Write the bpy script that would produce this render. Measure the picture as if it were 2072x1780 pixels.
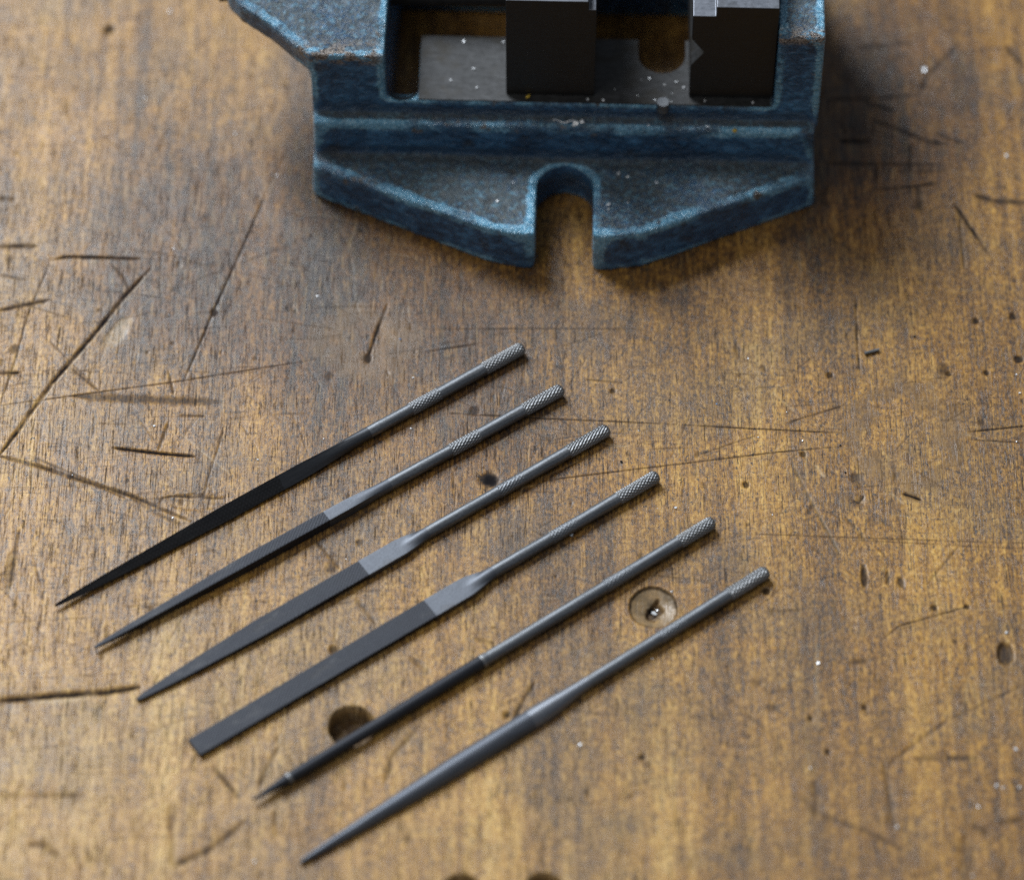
import bpy, bmesh, math, random
import numpy as np
from mathutils import Vector, Matrix, noise as mnoise

for o in list(bpy.data.objects): bpy.data.objects.remove(o, do_unlink=True)
scene = bpy.context.scene
COL = scene.collection
MM = 0.001
random.seed(7); RNG = np.random.default_rng(11)

# ------------------------------------------------------------------ camera
FPX, PITCH, DIST = 8000.0, math.radians(54), 1004.0      # focal length in pixels of a 2072 px wide picture, mm
CAM = np.array([0, -DIST*math.cos(PITCH), DIST*math.sin(PITCH)])
FW = np.array([0, math.cos(PITCH), -math.sin(PITCH)]); RT = np.array([1., 0, 0]); UP = np.cross(RT, FW)
cd = bpy.data.cameras.new('camera'); cam = bpy.data.objects.new('camera', cd); COL.objects.link(cam)
cam.location = CAM*MM; cam.rotation_euler = (math.pi/2-PITCH, 0, 0)
cd.sensor_width = 36; cd.lens = FPX/2072*36; cd.clip_start = 0.05; cd.clip_end = 50
cd.dof.use_dof = True; cd.dof.focus_distance = 1.000; cd.dof.aperture_fstop = 5.6
scene.camera = cam

# ------------------------------------------------------------------ light: a workshop window behind on the left, dim room
w = bpy.data.worlds.new('World'); scene.world = w; w.use_nodes = True
bg = w.node_tree.nodes['Background']; bg.inputs[0].default_value = (0.72, 0.80, 0.92, 1); bg.inputs[1].default_value = 0.25
def area(name, loc, target, sx, sy, power, col):
    l = bpy.data.lights.new(name, 'AREA'); l.shape = 'RECTANGLE'; l.size = sx; l.size_y = sy; l.energy = power; l.color = col
    o = bpy.data.objects.new(name, l); COL.objects.link(o); o.location = loc
    d = Vector(target)-Vector(loc); o.rotation_euler = d.to_track_quat('-Z', 'Y').to_euler(); return o
area('window_light', (-1.05, 1.42, 1.78), (0, 0, 0), 1.05, 1.2, 104, (0.88, 0.94, 1.0))
area('front_fill_light', (-0.9, -0.5, 2.2), (0, 0, 0), 1.2, 1.2, 12, (1.0, 0.95, 0.86))  # added fill from the front left, stands for no actual lamp
scene.view_settings.view_transform = 'Standard'; scene.view_settings.look = 'None'
scene.view_settings.exposure = 0.0; scene.view_settings.gamma = 1.0
scene.render.engine = 'CYCLES'; scene.cycles.use_denoising = False; scene.cycles.use_adaptive_sampling = False
scene.render.resolution_x = 1024; scene.render.resolution_y = 879

# ------------------------------------------------------------------ helpers
def P(x, y, z=0.0):
    """ray through picture point (2072 wide) met with the level z, in mm"""
    d = FW*FPX + RT*(x-1036) - UP*(y-890)
    return CAM + d*((z-CAM[2])/d[2])
def tag(o, label=None, cat=None, group=None, kind=None):
    if label: o['label'] = label
    if cat: o['category'] = cat
    if group: o['group'] = group
    if kind: o['kind'] = kind
    return o
def empty(name, loc, rz=0.0, ry=0.0):
    o = bpy.data.objects.new(name, None); COL.objects.link(o); o.location = loc
    o.rotation_euler = (0, ry, rz); o.empty_display_size = 0.01; return o
def mesh_obj(name, verts, faces, mats, parent=None, smooth=True, mat_idx=None):
    me = bpy.data.meshes.new(name); me.from_pydata([tuple(v) for v in verts], [], faces)
    for m in (mats if isinstance(mats, (list, tuple)) else [mats]): me.materials.append(m)
    if smooth: me.polygons.foreach_set('use_smooth', [True]*len(me.polygons))
    if mat_idx is not None: me.polygons.foreach_set('material_index', mat_idx)
    me.update()
    o = bpy.data.objects.new(name, me); COL.objects.link(o)
    if parent: o.parent = parent
    return o

class NT:
    def __init__(s, name):
        s.m = bpy.data.materials.new(name); s.m.use_nodes = True; s.t = s.m.node_tree
        s.b = s.t.nodes['Principled BSDF']
    def n(s, typ, ins=None, **kw):
        x = s.t.nodes.new(typ)
        for k, v in kw.items(): setattr(x, k, v)
        for k, v in (ins or {}).items(): s.set(x, k, v)
        return x
    def set(s, x, k, v):
        i = x.inputs[k]
        if isinstance(v, bpy.types.NodeSocket): s.t.links.new(v, i)
        else: i.default_value = v
    def math(s, op, a, b=0.0, clamp=False):
        x = s.n('ShaderNodeMath', operation=op, use_clamp=clamp); s.set(x, 0, a); s.set(x, 1, b); return x.outputs[0]
    def noise(s, vec, scale=1.0, detail=4, rough=.55, dist=0.0):
        return s.n('ShaderNodeTexNoise', {'Vector': vec, 'Scale': scale, 'Detail': detail, 'Roughness': rough, 'Distortion': dist}).outputs['Fac']
    def ramp(s, fac, stops, interp='LINEAR'):
        x = s.n('ShaderNodeValToRGB', {'Fac': fac}); cr = x.color_ramp; cr.interpolation = interp
        while len(cr.elements) < len(stops): cr.elements.new(.5)
        for e, (p, c) in zip(cr.elements, stops):
            e.position = p; e.color = (*c, 1) if len(c) == 3 else c
        return x.outputs[0]
    def step(s, v, lo, hi):
        x = s.n('ShaderNodeMapRange', {'Value': v, 'From Min': lo, 'From Max': hi}); x.clamp = True
        x.interpolation_type = 'SMOOTHSTEP'; return x.outputs[0]
    def mix(s, f, a, b, blend='MIX'):
        x = s.n('ShaderNodeMix', data_type='RGBA', blend_type=blend)
        s.set(x, 0, f)
        for i, v in ((6, a), (7, b)):
            if isinstance(v, tuple) and len(v) == 3: v = (*v, 1)
            s.set(x, i, v)
        return x.outputs[2]
    def coords(s, sx, sy, sz=1.0, rz=0.0, loc=(0, 0, 0)):
        tc = s.n('ShaderNodeTexCoord')
        mp = s.n('ShaderNodeMapping', {'Vector': tc.outputs['Object'], 'Location': loc, 'Rotation': (0, 0, rz), 'Scale': (sx*1000, sy*1000, sz*1000)})
        return mp.outputs[0]
    def bump(s, h, strength, dist):
        return s.n('ShaderNodeBump', {'Height': h, 'Strength': strength, 'Distance': dist}).outputs[0]
    def out(s, **kw):
        for k, v in kw.items(): s.set(s.b, k.replace('_', ' '), (*v, 1) if isinstance(v, tuple) and len(v) == 3 else v)
        return s.m

# ------------------------------------------------------------------ materials
def wood_material():
    t = NT('worn_bench_wood')
    at = t.n('ShaderNodeAttribute', attribute_name='wear')
    sep = t.n('ShaderNodeSeparateColor', {'Color': at.outputs['Color']})
    dirt, pale, smooth, stain = sep.outputs[0], sep.outputs[1], sep.outputs[2], at.outputs['Alpha']
    tone = t.n('ShaderNodeAttribute', attribute_name='tone').outputs['Fac']
    gran = t.noise(t.coords(1.25, .62), 1, 6, .74, .3)
    mott2 = t.noise(t.coords(.33, .12, loc=(13, 5, 0)), 1, 5, .66, .3)
    streak = t.noise(t.coords(.42, .012, loc=(2, 8, 0)), 1, 6, .72)
    grain = t.noise(t.coords(2.7, .13), 1, 5, .70, .25)
    grain2 = t.noise(t.coords(1.5, .045, loc=(31, 7, 0)), 1, 4, .66)
    cross = t.noise(t.coords(.10, 2.2, rz=.03, loc=(3, 9, 0)), 1, 4, .66)
    patch2 = t.noise(t.coords(.022, .03, loc=(14, 22, 0)), 1, 5, .66, .8)
    speck = t.noise(t.coords(1.1, .75, loc=(51, 3, 0)), 1, 4, .72)
    fine = t.noise(t.coords(3.2, 1.7, loc=(8, 3, 0)), 1, 4, .72)
    v = t.math('ADD', t.math('MULTIPLY', gran, .50), t.math('MULTIPLY', mott2, .22))
    v = t.math('ADD', v, t.math('MULTIPLY', streak, .28))
    board = t.noise(t.coords(.055, .0025, loc=(5, 3, 0)), 1, 3, .6)
    v = t.math('ADD', v, t.math('MULTIPLY', t.math('SUBTRACT', board, .5), .22))
    v = t.math('SUBTRACT', v, t.math('MULTIPLY', tone, .060))
    clean = t.ramp(v, [(.37, (.028, .017, .011)), (.435, (.115, .053, .013)), (.50, (.285, .137, .024)), (.56, (.470, .250, .046)), (.66, (.68, .44, .13))])
    grime = t.ramp(v, [(.37, (.020, .017, .017)), (.455, (.085, .054, .030)), (.53, (.200, .120, .045)), (.64, (.44, .29, .11))])
    gsel = t.math('ADD', t.step(patch2, .40, .66), t.math('MULTIPLY', tone, -.35), clamp=True)
    c = t.mix(t.math('MULTIPLY', gsel, .62), clean, grime)
    oil = t.step(tone, .1, 1.0)
    c = t.mix(t.math('MULTIPLY', oil, .75), c, t.mix(1.0, c, (.44, .35, .30), 'MULTIPLY'))
    g = t.math('MULTIPLY', t.step(grain, .54, .59), t.math('ADD', t.math('MULTIPLY', t.step(mott2, .38, .60), .8), .2))
    c = t.mix(t.math('MULTIPLY', g, .80), c, (.030, .022, .018))
    c = t.mix(t.math('MULTIPLY', t.step(grain2, .58, .65), .55), c, (.055, .034, .020))
    c = t.mix(t.math('MULTIPLY', t.step(grain, .46, .36), .30), c, (.58, .37, .12))
    c = t.mix(t.math('MULTIPLY', t.step(cross, .585, .67), .48), c, (.042, .033, .028))
    c = t.mix(t.math('MULTIPLY', t.step(speck, .585, .63), .85), c, (.025, .023, .026))
    c = t.mix(t.math('MULTIPLY', t.step(fine, .60, .69), .42), c, (.58, .44, .25))
    # smoothed filler patches
    sm = t.ramp(t.noise(t.coords(.16, .13, loc=(6, 1, 0)), 1, 3, .5), [(.3, (.090, .050, .020)), (.5, (.150, .086, .033)), (.7, (.22, .13, .052))])
    c = t.mix(smooth, c, sm)
    brk = t.step(t.noise(t.coords(.5, .5, loc=(2, 2, 0)), 1, 4, .7), .30, .55)
    c = t.mix(t.math('MULTIPLY', stain, t.math('ADD', t.math('MULTIPLY', brk, .6), .4)), c, (.030, .026, .027))
    c = t.mix(t.math('MULTIPLY', pale, .8), c, (.58, .45, .27))
    c = t.mix(1.0, c, (.90, .885, .86), 'MULTIPLY')
    c = t.mix(dirt, c, (.011, .010, .011))
    h = t.math('SUBTRACT', t.math('MULTIPLY', gran, .6), t.math('MULTIPLY', t.step(grain, .52, .66), .8))
    h = t.math('ADD', h, t.math('MULTIPLY', fine, .35))
    h = t.math('SUBTRACT', h, t.math('MULTIPLY', t.step(cross, .58, .72), .3))
    rough = t.math('ADD', t.math('MULTIPLY', mott2, .30), .25)
    rough = t.math('ADD', rough, t.math('MULTIPLY', dirt, .3))
    spec = t.math('MULTIPLY', t.math('SUBTRACT', 1.0, t.math('MAXIMUM', dirt, t.math('MULTIPLY', g, .8))), .48)
    return t.out(Base_Color=c, Roughness=rough, Specular_IOR_Level=spec, Normal=t.bump(h, .45, .00015))

def file_steel(name, base, rough, var=.35, line=0.0, metallic=.9):
    t = NT(name)
    n1 = t.noise(t.coords(.12, 1.6, 1.6), 1, 4, .6); n2 = t.noise(t.coords(1.8, 1.8, 1.8), 1, 3, .6)
    f = t.math('ADD', t.math('MULTIPLY', n1, .6), t.math('MULTIPLY', n2, .4))
    lo = tuple(b*(1-var) for b in base); hi = tuple(min(1, b*(1+var)) for b in base)
    c = t.ramp(f, [(.35, lo), (.65, hi)])
    brown = t.step(t.noise(t.coords(.10, .5, .5, loc=(7, 1, 2)), 1, 4, .65), .56, .72)
    c = t.mix(t.math('MULTIPLY', brown, .35), c, (base[0]*.75, base[1]*.60, base[2]*.45))
    h = n2
    if line:
        wa = t.n('ShaderNodeTexWave', {'Vector': t.coords(1, 1, 1, rz=.9), 'Scale': .46, 'Distortion': .5, 'Detail': 2.0}, wave_type='BANDS', bands_direction='X').outputs['Fac']
        wb = t.n('ShaderNodeTexWave', {'Vector': t.coords(1, 1, 1, rz=-.7), 'Scale': .40, 'Distortion': .5, 'Detail': 2.0}, wave_type='BANDS', bands_direction='X').outputs['Fac']
        wv = t.math('MULTIPLY', wa, wb)
        h = t.math('ADD', t.math('MULTIPLY', wv, line), n2)
        c = t.mix(t.math('MULTIPLY', t.step(wv, .25, .8), .45), c, tuple(min(1, b*1.9) for b in base))
        dust = t.step(t.noise(t.coords(.09, .3, .3, loc=(3, 5, 2)), 1, 5, .7), .54, .72)
        c = t.mix(t.math('MULTIPLY', dust, .22), c, (.16, .155, .145))
    r = t.math('ADD', t.math('MULTIPLY', n1, .30), rough-.15)
    return t.out(Base_Color=c, Metallic=metallic, Roughness=r, Normal=t.bump(h, .35, .00008))

def paint_material():
    t = NT('chipped_blue_casting_paint')
    geo = t.n('ShaderNodeNewGeometry')
    nz = t.n('ShaderNodeSeparateXYZ', {'Vector': geo.outputs['Normal']}).outputs[2]
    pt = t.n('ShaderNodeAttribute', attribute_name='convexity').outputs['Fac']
    ham = t.noise(t.coords(.36, .36, .46), 1, 5, .66, .4)
    fine = t.noise(t.coords(1.6, 1.6, 1.6, loc=(3, 1, 2)), 1, 4, .68)
    big = t.noise(t.coords(.055, .055, .055, loc=(9, 4, 1)), 1, 5, .62)
    blue = t.ramp(t.math('ADD', t.math('MULTIPLY', ham, .6), t.math('MULTIPLY', big, .4)),
                  [(.36, (.007, .024, .054)), (.5, (.020, .078, .165)), (.64, (.060, .195, .365))])
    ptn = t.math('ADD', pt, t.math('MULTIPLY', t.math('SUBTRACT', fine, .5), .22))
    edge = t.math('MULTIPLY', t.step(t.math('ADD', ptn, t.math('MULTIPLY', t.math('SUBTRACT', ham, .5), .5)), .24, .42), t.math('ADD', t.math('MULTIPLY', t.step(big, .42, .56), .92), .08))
    # dust and grime settled on level faces
    gm = t.math('MULTIPLY', t.step(nz, .35, .9), t.step(t.math('ADD', t.math('MULTIPLY', fine, .6), t.math('MULTIPLY', big, .4)), .36, .56))
    gm = t.math('MULTIPLY', gm, t.math('SUBTRACT', 1.0, edge))
    c = t.mix(t.math('MULTIPLY', gm, .88), blue, t.ramp(fine, [(.38, (.010, .012, .010)), (.64, (.090, .098, .082))]))
    fleck = t.math('MULTIPLY', t.step(t.noise(t.coords(.62, .62, .62, loc=(17, 3, 8)), 1, 5, .72), .53, .60), t.step(nz, .3, .9))
    c = t.mix(t.math('MULTIPLY', fleck, .45), c, (.11, .27, .37))
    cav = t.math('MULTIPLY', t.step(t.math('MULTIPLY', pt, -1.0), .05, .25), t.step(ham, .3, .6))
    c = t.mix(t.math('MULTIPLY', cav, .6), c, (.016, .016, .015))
    c = t.mix(t.math('MULTIPLY', edge, .85), c, t.ramp(fine, [(.34, (.05, .17, .28)), (.52, (.16, .40, .56)), (.66, (.48, .68, .78))]))  # edge wear, plus light-blue highlights painted in where edges catch light
    # chips down to brown primer and bare iron along the edges
    chip = t.math('MULTIPLY', t.step(ptn, .12, .26), t.step(t.noise(t.coords(.11, .11, .11, loc=(1, 8, 5)), 1, 6, .70), .60, .66))
    c = t.mix(chip, c, t.ramp(fine, [(.4, (.022, .017, .015)), (.62, (.20, .165, .135))]))
    sm = t.step(t.noise(t.coords(.07, .10, .07, loc=(21, 3, 2)), 1, 5, .7), .56, .66)
    c = t.mix(t.math('MULTIPLY', sm, .65), c, (.018, .017, .016))
    xyz = t.n('ShaderNodeSeparateXYZ', {'Vector': t.coords(1, 1, 1)}).outputs
    knock = t.step(t.noise(t.coords(.20, .34, .34, loc=(2, 6, 3)), 1, 6, .72), .44, .50)
    k1 = t.math('MULTIPLY', t.math('MULTIPLY', t.step(xyz[2], 42.5, 45), t.step(xyz[1], 14.5, 9.5)), t.step(xyz[0], -45, -50))
    k2 = t.math('MULTIPLY', t.math('MULTIPLY', t.step(xyz[2], 54, 56), t.step(xyz[1], 13, 9)), t.step(xyz[0], 52, 55))
    kn = t.math('MULTIPLY', t.math('ADD', k1, k2, clamp=True), knock)
    c = t.mix(kn, c, t.ramp(fine, [(.40, (.020, .015, .013)), (.60, (.30, .25, .21))]))
    r = t.math('SUBTRACT', t.math('ADD', t.math('MULTIPLY', gm, .24), .27), t.math('MULTIPLY', edge, .10))
    h = t.math('ADD', ham, t.math('MULTIPLY', fine, .16))
    return t.out(Base_Color=c, Roughness=r, Specular_IOR_Level=.7, Normal=t.bump(h, .9, .0020))

def ground_steel(name, lo, hi, rough, metallic=.85, dirt=.5):
    t = NT(name)
    n1 = t.noise(t.coords(.25, 1.0, 1.0), 1, 5, .7); n2 = t.noise(t.coords(.5, .5, .5), 1, 6, .72)
    c = t.ramp(t.math('ADD', t.math('MULTIPLY', n1, .5), t.math('MULTIPLY', n2, .5)), [(.35, lo), (.65, hi)])
    d = t.step(t.noise(t.coords(.12, .12, .12, loc=(4, 4, 4)), 1, 5, .7), .50, .66)
    c = t.mix(t.math('MULTIPLY', d, dirt), c, (.030, .027, .022))
    return t.out(Base_Color=c, Metallic=metallic, Roughness=t.math('ADD', t.math('MULTIPLY', n2, .25), rough-.12), Normal=t.bump(t.math('ADD', n1, n2), .3, .0001))

M_WOOD = wood_material()
M_SHANK = file_steel('file_shank_steel', (.155, .163, .174), .48)
M_SHOULDER = file_steel('ground_file_shoulder', (.110, .118, .134), .55, .2)
M_BLADE = file_steel('cut_file_teeth', (.025, .027, .033), .56, .3, 1.2, .65)
M_BLADE_DARK = file_steel('dark_cut_file_teeth', (.036, .037, .040), .52, .3, 1.2, .7)
M_BLADE_PALE = file_steel('grey_cut_file_teeth', (.088, .096, .112), .50, .3, 1.2, .8)
M_SHOULDER_BRIGHT = file_steel('bright_ground_shoulder', (.18, .19, .21), .46, .2)
M_SHOULDER_DARK = file_steel('dark_ground_shoulder', (.075, .079, .086), .50, .2)
M_KNURL = file_steel('knurled_steel', (.20, .205, .21), .50)
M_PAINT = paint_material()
M_RAIL = ground_steel('ground_bed_steel', (.016, .016, .016), (.060, .061, .063), .52, .6, .85)
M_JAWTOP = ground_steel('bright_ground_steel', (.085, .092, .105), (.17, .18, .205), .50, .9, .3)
M_JAW = ground_steel('black_shaded_jaw_steel', (.0025, .0025, .0025), (.008, .0078, .0075), .50, .0, .0)  # black oxide steel, with shade of the unlit fronts put into its colour
t = NT('bright_chip'); M_CHIP = t.out(Base_Color=(.74, .76, .78), Metallic=.35, Roughness=.42)
t = NT('brass_chip'); M_BRASS = t.out(Base_Color=(.62, .42, .06), Metallic=.6, Roughness=.4)
t = NT('blue_chip'); M_BLUE = t.out(Base_Color=(.14, .33, .62), Metallic=.0, Roughness=.5)
t = NT('dark_chip'); M_DARK = t.out(Base_Color=(.03, .03, .033), Metallic=.3, Roughness=.5)

# ------------------------------------------------------------------ bench top: one sheet with real scratches, dents and holes
X0, X1, Y0, Y1 = -152.0, 152.0, -140.0, 160.0
xs = np.linspace(X0, X1, int((X1-X0)/.28)+1)
ys = np.concatenate([np.arange(Y0, -60, .48), np.arange(-60, 72, .25), np.arange(72, Y1+.1, .50)])     # finest where the picture is sharp
Y1 = float(ys[-1])
NX, NY = len(xs), len(ys)
H = np.zeros((NY, NX), np.float32); DIRT = np.zeros_like(H); PALE = np.zeros_like(H); SMOOTH = np.zeros_like(H); STAIN = np.zeros_like(H)

def vnoise(seed, cell, octv=3):
    r = np.random.default_rng(seed); out = np.zeros((NY, NX), np.float32); amp, tot = 1.0, 0
    for k in range(octv):
        gx, gy = int((X1-X0)/cell)+3, int((Y1-Y0)/cell)+3
        g = r.random((gy, gx)).astype(np.float32)
        fx = (xs-X0)/cell; fy = (ys-Y0)/cell
        ix, iy = fx.astype(int), fy.astype(int); tx, ty = fx-ix, fy-iy
        tx = tx*tx*(3-2*tx); ty = ty*ty*(3-2*ty)
        a = g[iy][:, ix]*(1-tx)+g[iy][:, ix+1]*tx; b = g[iy+1][:, ix]*(1-tx)+g[iy+1][:, ix+1]*tx
        out += amp*(a*(1-ty)[:, None]+b*ty[:, None]); tot += amp; amp *= .5; cell *= .5
    return out/tot
JIT = vnoise(3, 2.0, octv=3); BREAK = vnoise(5, 3.5)

def win(xa, xb, ya, yb):
    return slice(int(np.searchsorted(ys, ya)), int(np.searchsorted(ys, yb))), slice(int(np.searchsorted(xs, xa)), int(np.searchsorted(xs, xb)))
def scratch(pts, width=.35, depth=.12, dark=.7, pale=0.0, stain=0.0, world=False, rough=.5, taper=True):
    q = [np.array(p, float) if world else P(*p)[:2] for p in pts]
    q = np.array(q); seg = np.linalg.norm(np.diff(q, axis=0), axis=1); tot = seg.sum(); acc = 0
    m = width*4+1
    sy, sx = win(q[:, 0].min()-m, q[:, 0].max()+m, q[:, 1].min()-m, q[:, 1].max()+m)
    gx, gy = np.meshgrid(xs[sx], ys[sy])
    if gx.size == 0: return
    wob = (JIT[sy, sx]-.5)*width*1.2*rough
    best = np.full(gx.shape, 1e9, np.float32); tt = np.zeros_like(best)
    for i in range(len(q)-1):
        a, b = q[i], q[i+1]; d = b-a; L2 = d@d+1e-9
        s = np.clip(((gx-a[0])*d[0]+(gy-a[1])*d[1])/L2, 0, 1)
        dd = np.hypot(gx-a[0]-s*d[0], gy-a[1]-s*d[1])
        k = dd < best; best[k] = dd[k]; tt[k] = ((acc+s*seg[i])/tot)[k]; acc += seg[i]
    wd = np.maximum(width*(np.clip(np.minimum(tt, 1-tt)*6+.25, 0, 1) if taper else 1.0)*.72, .13)
    f = np.exp(-((best+wob)/wd)**2)*np.clip(wd/.19, 0, 1)
    f = f*np.clip(1-rough*1.3*np.clip(BREAK[sy, sx]-.42, 0, 1)*2, .15, 1)
    H[sy, sx] -= depth*f
    DIRT[sy, sx] = np.maximum(DIRT[sy, sx], np.minimum(1, dark*1.35*f))
    if pale: PALE[sy, sx] = np.maximum(PALE[sy, sx], pale*f)
    if stain: STAIN[sy, sx] = np.maximum(STAIN[sy, sx], stain*f)
def blob(x, y, rx, ry, depth=0.0, dark=0.0, stain=0.0, pale=0.0, soft=.35, rot=0.0, world=False):
    c = np.array([x, y]) if world else P(x, y)[:2]
    m = max(rx, ry)*1.8+1; sy, sx = win(c[0]-m, c[0]+m, c[1]-m, c[1]+m)
    gx, gy = np.meshgrid(xs[sx]-c[0], ys[sy]-c[1])
    if gx.size == 0: return
    ca, sa = math.cos(rot), math.sin(rot)
    r = np.hypot((gx*ca+gy*sa)/rx, (-gx*sa+gy*ca)/ry) + (JIT[sy, sx]-.5)*soft*1.6
    f = 1/(1+np.exp(np.clip((r-1)/(soft*.25+1e-3), -40, 40)))
    H[sy, sx] -= depth*f
    for A, k in ((DIRT, dark), (STAIN, stain), (PALE, pale)):
        if k: A[sy, sx] = np.maximum(A[sy, sx], k*f)
def hole(x, y, r, depth, floor_dirt):
    c = P(x, y)[:2]; sy, sx = win(c[0]-r-3, c[0]+r+3, c[1]-r-3, c[1]+r+3)
    gx, gy = np.meshgrid(xs[sx]-c[0], ys[sy]-c[1]); rr = np.hypot(gx, gy)+(JIT[sy, sx]-.5)*.5
    f = np.clip((r-rr)/.45+.5, 0, 1); H[sy, sx] = H[sy, sx]*(1-f)-f*(depth+(JIT[sy, sx]-.5)*1.2)
    DIRT[sy, sx] = np.maximum(DIRT[sy, sx]*(1-f), f*floor_dirt*(.7+.5*JIT[sy, sx]))
    SMOOTH[sy, sx] = np.maximum(SMOOTH[sy, sx], f*.7)
    rim = np.exp(-((rr-r-.2)/.4)**2); PALE[sy, sx] = np.maximum(PALE[sy, sx], rim*.3)

# gentle unevenness of the old surface
H += (vnoise(21, 22)-.5)*.5*0.6 + (vnoise(22, 2.2, octv=2)-.5)*.035
H -= H.max()
# named marks, picture coordinates
scratch([(305, 542), (253, 598), (190, 676), (105, 774), (35, 872), (-6, 926)], .75, .35, .80)
scratch([(309, 545), (257, 603), (194, 681), (109, 779), (39, 877)], .26, -.04, 0, .45)
scratch([(105, 524), (140, 518), (205, 520), (284, 523)], .55, .35, .95)
scratch([(-5, 498), (77, 496)], 1.1, .15, .7)
scratch([(-5, 628), (102, 605)], .9, .2, .7)
scratch([(547, 370), (500, 480), (432, 630), (372, 770)], .38, .2, .75)
scratch([(585, 300), (547, 370)], .5, .1, .35)
blob(434, 632, .9, 1.3, .2, .8)
scratch([(105, 521), (56, 637), (30, 730), (0, 820)], .32, .12, .6)
scratch([(-5, 820), (147, 800), (350, 772), (575, 737), (640, 726)], .24, .12, .75)
scratch([(150, 800), (250, 806), (452, 812)], 1.5, .25, .38, stain=.3)
scratch([(228, 905), (310, 915), (397, 923)], .55, .4, .98, rough=.2)
scratch([(-2, 921), (70, 939), (140, 962), (260, 1000), (388, 1054)], .8, .25, .62)
scratch([(60, 920), (210, 985), (260, 1010)], .5, .1, .3)
scratch([(340, 854), (321, 910)], .45, .2, .55)
scratch([(361, 839), (417, 841)], .5, .15, .6)
scratch([(456, 855), (440, 910), (421, 967), (410, 1010)], .35, .1, .45)
scratch([(360, 872), (410, 915), (463, 957)], .28, .05, 0, .55)
scratch([(98, 686), (203, 791)], .4, .1, .3); scratch([(146, 745), (200, 790)], .6, .1, .4)
scratch([(224, 531), (250, 560), (262, 585)], .5, .1, .35)
scratch([(-5, 753), (38, 753)], 1.0, .2, .8)
scratch([(340, 749), (352, 798)], .35, .15, .6)
scratch([(260, 1000), (322, 1040), (372, 1062)], .8, .1, .3)
scratch([(0, 555), (55, 565)], .8, .1, .4); scratch([(0, 400), (30, 403)], 1.1, .2, .7)
scratch([(785, 612), (765, 662), (745, 722)], .55, .25, .8); blob(745, 725, .9, 1.5, .2, .8)
scratch([(913, 835), (1100, 846), (1240, 852), (1369, 858)], .26, .12, .75, rough=.25)
scratch([(1385, 859), (1520, 866), (1703, 875)], .28, .12, .75, rough=.25)
scratch([(1078, 974), (1250, 953), (1454, 928), (1570, 914), (1705, 902)], .26, .12, .72, rough=.3)
scratch([(860, 665), (1300, 664)], .3, .08, .4)
scratch([(855, 712), (980, 693)], .32, .1, .6)
scratch([(1187, 767), (1263, 774)], .35, .1, .55)
scratch([(917, 953), (920, 1023)], .35, .1, .55)
scratch([(1413, 920), (1535, 878)], .26, .1, .6); scratch([(1588, 856), (1710, 819)], .35, .1, .6)
scratch([(1959, 873), (2076, 861)], .4, .12, .7); scratch([(1962, 889), (2076, 895)], .28, .1, .6)
scratch([(1731, 600), (1734, 680), (1740, 763)], .38, .15, .6)
scratch([(1560, 791), (1609, 833)], .4, .05, 0, .35)
scratch([(1600, 930), (1640, 1010), (1697, 1115)], .55, .12, .35, .25)
scratch([(1710, 1043), (1752, 1092)], .6, .15, .5, .15)
scratch([(1480, 1078), (1760, 1088), (2076, 1098)], .26, .08, .5); scratch([(1700, 1090), (2076, 1110)], .24, .08, .45)
scratch([(1938, 1106), (1875, 1183)], .6, .1, .35)
scratch([(1826, 997), (1850, 1005), (1864, 1010)], .8, .25, .8)
scratch([(1752, 1025), (1840, 1092)], .9, .05, .1, stain=.5)
scratch([(1800, 995), (1830, 1020)], .5, .05, 0, .5); scratch([(1650, 940), (1668, 965)], .7, .05, 0, .55)
scratch([(1780, 1110), (1795, 1130)], .4, .1, .4)
blob(1735, 965, 1.5, 2.0, .3, .35, .8, soft=1.0); scratch([(1728, 1012), (1738, 1016), (1748, 1002)], .5, .2, .6, stain=.7); blob(1738, 1011, 1.6, 1.3, .2, 0, .5, soft=1.0)
blob(1749, 1165, .75, 3.2, .5, .75); blob(1797, 1167, .6, 2.0, .3, .5); blob(1823, 1178, .9, 1.6, .3, .6)
for (x, y, r) in [(1975, 649, .8), (2050, 640, .9), (1679, 758, .8), (1920, 756, .7), (1996, 754, .7), (2062, 726, 1.0), (221, 60, 1.5), (1625, 918, .7), (1510, 980, .8),
                  (675, 1313, 1.0), (1550, 1195, .9), (1750, 1430, .8), (1675, 1520, .6), (1640, 1452, .6), (1890, 1228, .7), (1957, 1227, .6), (1300, 1530, .8), (1025, 1445, .9), (860, 1595, 1.2), (1240, 790, .7)]:
    blob(x, y, r, r*1.1, .35, .8)
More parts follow.
